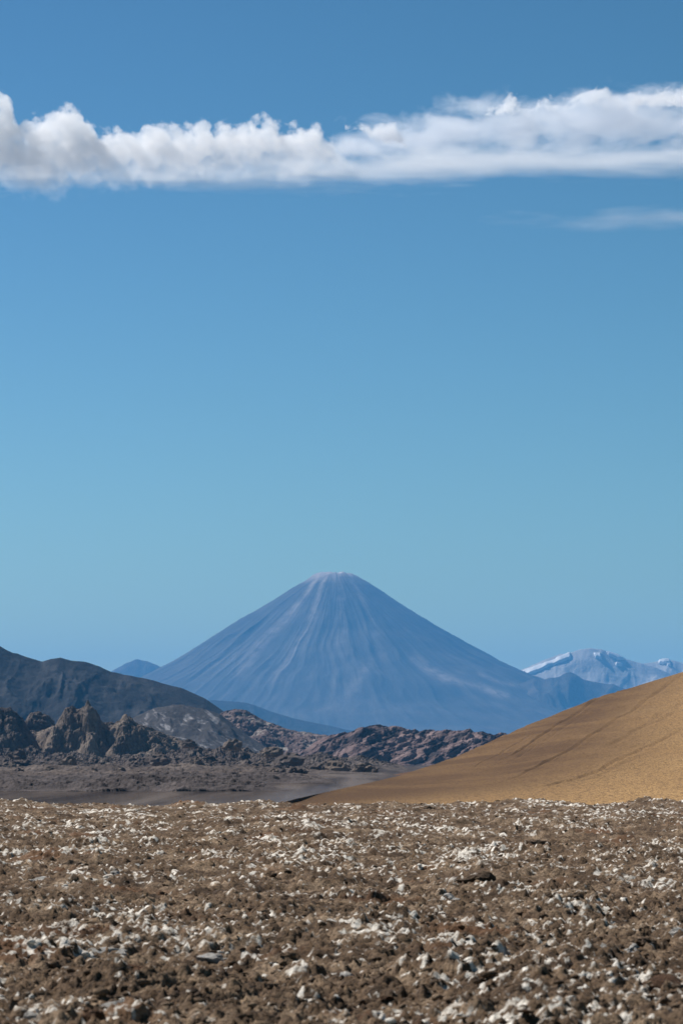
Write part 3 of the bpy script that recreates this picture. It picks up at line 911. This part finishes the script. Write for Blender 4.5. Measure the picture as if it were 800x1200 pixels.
for j in range(90):
    Yb = float(rs.uniform(1700, 3000)); px_ = float(rs.uniform(-20, 440))
    kd = "cb" if rs.random() < 0.6 else "ct"
    size = float(np.clip(rs.lognormal(math.log(2.4), 0.45), 1.1, 7))
    x = (px_ - 400) / FPX * Yb
    under = ["the dark wedge crag", "the small rounded crag", "the twin-peaked crag", "the jagged tan crag", "the grey hill", "the pale crag", "the reddish ridge"][int(np.searchsorted([30, 68, 120, 190, 250, 340], px_))]
    lab = (("small" if size < 2 else "middling" if size < 3.2 else "big") + (" dark" if kd == "cb" else " tan") + " boulder below " + under
           + (", out on the flat" if Yb < 2100 else ", mid-flat" if Yb < 2550 else ", by the rubble"))
    o = link("boulder", clod_me[kd, int(rs.integers(NSH))], None, lab, "boulder", "dark boulders below the crags" if kd == "cb" else "tan boulders below the crags", "thing")
    o.location = (x, Yb, PLAIN + 0.4 * size); o.scale = (size, size, size * float(rs.uniform(.5, 1)))
    o.rotation_euler = (0, 0, float(rs.uniform(0, 6)))


# things whose labels came out alike are told apart by distance
alike = {}
for o in COL.objects:
    if o.get("group"):
        alike.setdefault(o["label"], []).append(o)
for lab, os_ in alike.items():
    if len(os_) > 1:
        os_.sort(key=lambda o: o.location.y)
        words_ = {2: ["nearer to camera", "farther from camera"], 3: ["nearest one", "middle one", "farthest one"]}.get(len(os_), ["nearest one", "second nearest", "third nearest", "fourth nearest", "fifth nearest", "sixth nearest", "seventh nearest"])
        for o, w_ in zip(os_, words_):
            o["label"] = lab + ", " + w_

# ------------------------------------------------------------------ clouds
def cloud(name, top, bot, Y, depth, rho, warp, wl, amp, sharp, stretch, label, soft=(120., 120.), seed=0.0, detail=7, tint=(0.985, 0.985, 0.99), fade=0.0, billow=0.0):
    tp = np.array([at(a_, b_, Y) for a_, b_ in top]); bt = np.array([at(a_, b_, Y) for a_, b_ in bot])
    x0 = max(tp[0, 0], bt[0, 0]); x1 = min(tp[-1, 0], bt[-1, 0])
    z0 = min(bt[:, 1].min(), tp[:, 1].min()) - 100; z1 = tp[:, 1].max() + 100
    L, Hh = x1 - x0, z1 - z0
    st_x = np.linspace(0, L, 90)
    tz = np.interp(st_x + x0, tp[:, 0], tp[:, 1]) - z0; bz = np.interp(st_x + x0, bt[:, 0], bt[:, 1]) - z0
    # hull: an elliptical tube round the cloud
    NR = 16
    margin = warp * 0.9 + 40
    V = []
    for i, sx in enumerate(st_x):
        j0, j1 = max(0, i - 1), min(len(st_x), i + 2)
        t_, b_ = tz[j0:j1].max() + margin, bz[j0:j1].min() - margin
        for j in range(NR):
            th = 2 * math.pi * j / NR
            cx = math.copysign(abs(math.cos(th)) ** 0.6, math.cos(th)); sx_ = math.copysign(abs(math.sin(th)) ** 0.6, math.sin(th))
            V.append((sx, cx * (depth + 60), (t_ + b_) / 2 + sx_ * (t_ - b_) / 2))
    V = np.array(V)
    Q = []
    for i in range(len(st_x) - 1):
        for j in range(NR):
            a_, b_ = i * NR + j, i * NR + (j + 1) % NR
            Q.append((a_, a_ + NR, b_ + NR, b_))
    V = np.concatenate([V, [V[:NR].mean(0)], [V[-NR:].mean(0)]])
    T = [(j, (j + 1) % NR, len(V) - 2) for j in range(NR)] + [((len(st_x) - 1) * NR + (j + 1) % NR, (len(st_x) - 1) * NR + j, len(V) - 1) for j in range(NR)]
    me = make_mesh(name, V, np.array(Q), np.array(T), smooth=True)
    import bmesh
    bm = bmesh.new(); bm.from_mesh(me); bmesh.ops.recalc_face_normals(bm, faces=bm.faces); bm.to_mesh(me); bm.free()
    k = NT(name + " vapour")
    tc = k.n("ShaderNodeTexCoord")
    pos = tc.outputs["Object"]
    offv = k.n("ShaderNodeVectorMath", operation='ADD'); k.l(pos, offv.inputs[0]); offv.inputs[1].default_value = (seed * 1000, seed * 331, 0)
    wn = k.noise(offv.outputs[0], 1.0 / wl, 2, 0.5, 0, 1)
    sub = k.n("ShaderNodeVectorMath", operation='SUBTRACT'); k.l(wn, sub.inputs[0]); sub.inputs[1].default_value = (.5, .5, .5)
    sc = k.n("ShaderNodeVectorMath", operation='SCALE'); k.l(sub.outputs[0], sc.inputs[0]); sc.inputs["Scale"].default_value = warp * 2
    ad = k.n("ShaderNodeVectorMath", operation='ADD'); k.l(pos, ad.inputs[0]); k.l(sc.outputs[0], ad.inputs[1])
    sp_ = k.n("ShaderNodeSeparateXYZ"); k.l(ad.outputs[0], sp_.inputs[0])
    xn = k.math('DIVIDE', sp_.outputs[0], L)

    def curve(xs__, zs__):
        fc = k.n("ShaderNodeFloatCurve")
        cv = fc.mapping.curves[0]
        pts = [(float(np.clip(u, 0, 1)), float(np.clip(w_, 0, 1))) for u, w_ in zip(xs__, zs__)]
        cv.points[0].location = pts[0]; cv.points[1].location = pts[-1]
        for q in pts[1:-1]:
            cv.points.new(*q)
        for q in cv.points:
            q.handle_type = 'AUTO_CLAMPED'
        fc.mapping.update()
        k.l(xn, fc.inputs["Value"])
        return k.math('MULTIPLY', fc.outputs[0], Hh)
    xs2 = np.linspace(0, 1, 60)
    tcv = curve(xs2, np.interp(xs2 * L + x0, tp[:, 0], tp[:, 1] - z0) / Hh)
    bcv = curve(xs2[::3], np.interp(xs2[::3] * L + x0, bt[:, 0], bt[:, 1] - z0) / Hh)
    dt = k.math('DIVIDE', k.math('SUBTRACT', tcv, sp_.outputs[2]), soft[0])
    db = k.math('DIVIDE', k.math('SUBTRACT', sp_.outputs[2], bcv), soft[1])
    dyy = k.math('DIVIDE', k.math('SUBTRACT', depth, k.math('ABSOLUTE', sp_.outputs[1])), depth * 0.5)
    m = k.math('MINIMUM', k.math('MINIMUM', dt, db), k.math('MINIMUM', dyy, 1.6))
    mp = k.n("ShaderNodeMapping"); k.l(offv.outputs[0], mp.inputs["Vector"]); mp.inputs["Scale"].default_value = stretch
    n = k.noise(mp.outputs[0], 1.0, detail, 0.66, 0.3)
    if billow:
        vo = k.n("ShaderNodeTexVoronoi", voronoi_dimensions='3D', feature='F1')
        k.l(mp.outputs[0], vo.inputs["Vector"])
        vo.inputs["Scale"].default_value = 1.5; vo.inputs["Detail"].default_value = 2.5; vo.inputs["Roughness"].default_value = 0.5
        n = k.math('ADD', k.math('MULTIPLY', n, 1 - billow), k.math('MULTIPLY', k.math('SUBTRACT', 1.30, vo.outputs["Distance"]), billow))
    d = k.math('ADD', m, k.math('MULTIPLY', k.math('SUBTRACT', n, 0.56), amp))
    d = k.math('MULTIPLY', d, sharp, clamp=True)
    d = k.math('MULTIPLY', d, rho)
    if fade:                                             # ragged base thinning out downwards
        d = k.math('MULTIPLY', d, k.math('POWER', k.math('DIVIDE', k.math('SUBTRACT', sp_.outputs[2], bcv), fade, clamp=True), 1.6))
    pv = k.n("ShaderNodeVolumePrincipled")
    pv.inputs["Color"].default_value = (*tint, 1)
    pv.inputs["Anisotropy"].default_value = 0.35
    k.l(d, pv.inputs["Density"])
    k.l(pv.outputs[0], k.out.inputs["Volume"])
    k.m.cycles.volume_step_rate = 0.1
    o = link(name, me, k.m, label, "cloud", None, "stuff", loc=(x0, Y, z0))
    return o


CLY = 22000.0
cloud("cumulus_cloud",
      [(-70, 160), (-45, 130), (-12, 110), (0, 108), (12, 114), (20, 150), (34, 140), (44, 146), (56, 136), (74, 126), (94, 132), (104, 140), (114, 158), (128, 162), (140, 155), (158, 158), (174, 148), (188, 146), (202, 153), (216, 150), (240, 142), (250, 155), (266, 150), (286, 148), (314, 141), (326, 150), (338, 155), (352, 152), (370, 149), (380, 164), (405, 180), (430, 200)],
      [(-70, 215), (-40, 225), (0, 226), (50, 234), (100, 224), (150, 224), (200, 222), (300, 212), (380, 206), (430, 208)],
      CLY, 380, 0.0075, 50, 100, 5.5, 1.5, (1 / 150., 1 / 380., 1 / 130.), "row of puffy white cumulus heads at the cloud band's left half", soft=(40., 60.), seed=1.0, fade=260.0, detail=8, billow=0.3)
cloud("grey_cloud",
      [(320, 196), (350, 178), (380, 166), (408, 152), (440, 152), (466, 146), (490, 144), (514, 124), (530, 128), (560, 125), (597, 119), (636, 119), (680, 112), (700, 109), (740, 114), (800, 113), (850, 110), (920, 106), (1000, 120), (1100, 140)],
      [(320, 202), (400, 190), (500, 180), (560, 176), (650, 174), (800, 170), (950, 166), (1100, 156)],
      CLY + 500, 600, 0.0034, 45, 150, 7.0, 0.9, (1 / 330., 1 / 900., 1 / 70.), "translucent grey-blue cloud body in the right half of the band", soft=(60., 80.), seed=2.0, tint=(0.88, 0.915, 0.97))  # grey-blue tint puts the body's own shadow into the cloud colour
cloud("rim_cloud",
      [(560, 134), (580, 126), (590, 121), (598, 117), (608, 123), (622, 124), (636, 115), (650, 123), (680, 111), (700, 106), (718, 112), (740, 114), (762, 112), (800, 107), (850, 104), (920, 100), (1000, 112)],
      [(560, 138), (597, 131), (640, 130), (680, 124), (700, 122), (740, 127), (800, 124), (850, 120), (920, 116), (1000, 118)],
      CLY + 350, 260, 0.012, 32, 90, 4.2, 1.6, (1 / 120., 1 / 350., 1 / 90.), "bright white puffy rim along the top of the grey cloud at right", soft=(32., 40.), seed=5.0, billow=0.2)
cloud("tuft_cloud",
      [(404, 150), (418, 144), (426, 143), (436, 152), (444, 146), (462, 143), (466, 152), (476, 166)],
      [(404, 154), (420, 150), (436, 160), (450, 168), (466, 170), (476, 172)],
      CLY + 200, 160, 0.010, 28, 80, 3.6, 1.5, (1 / 110., 1 / 300., 1 / 80.), "small bright white tuft just right of the cumulus row", soft=(30., 40.), seed=6.0, billow=0.2)
cloud("layer_cloud",
      [(-40, 212), (60, 206), (160, 200), (220, 193), (300, 190), (400, 184), (450, 180), (500, 168), (560, 168), (650, 172), (750, 166), (860, 160), (1000, 158), (1100, 165)],
      [(-40, 218), (60, 222), (160, 216), (200, 222), (280, 226), (350, 222), (450, 216), (550, 211), (620, 206), (700, 206), (800, 204), (900, 198), (1100, 190)],
      CLY - 500, 400, 0.0028, 26, 300, 4.0, 0.8, (1 / 900., 1 / 900., 1 / 60.), "smooth flat white cloud layer along the bottom of the band", soft=(70., 90.), seed=3.0)
cloud("wisp_cloud",
      [(560, 256), (610, 254), (660, 254), (720, 246), (800, 245), (900, 242), (1000, 250)],
      [(560, 258), (610, 257), (660, 266), (720, 267), (800, 264), (900, 262), (1000, 256)],
      CLY - 600, 250, 0.0015, 22, 260, 3.0, 1.0, (1 / 500., 1 / 600., 1 / 34.), "thin faint wisp of cloud below the band at right", soft=(60., 60.), seed=4.0)

# ------------------------------------------------------------------ haze: one closed box of even, pale air
k = NT("haze air")
pv = k.n("ShaderNodeVolumePrincipled")
pv.inputs["Color"].default_value = (0.12, 0.465, 0.97, 1)
pv.inputs["Density"].default_value = 2.0e-5
pv.inputs["Anisotropy"].default_value = 0.0
k.l(pv.outputs[0], k.out.inputs["Volume"])
hx, hy0, hy1, hz0, hz1 = 60000.0, -2000.0, 76000.0, -26.0, 2400.0
Vb = np.array([(x, y, z) for z in (hz0, hz1) for y in (hy0, hy1) for x in (-hx, hx)])
Qb = np.array([(0, 2, 3, 1), (4, 5, 7, 6), (0, 1, 5, 4), (2, 6, 7, 3), (0, 4, 6, 2), (1, 3, 7, 5)])
link("haze", make_mesh("haze", Vb, Qb), k.m, "thin blue air over the whole plain", None, None, "stuff")
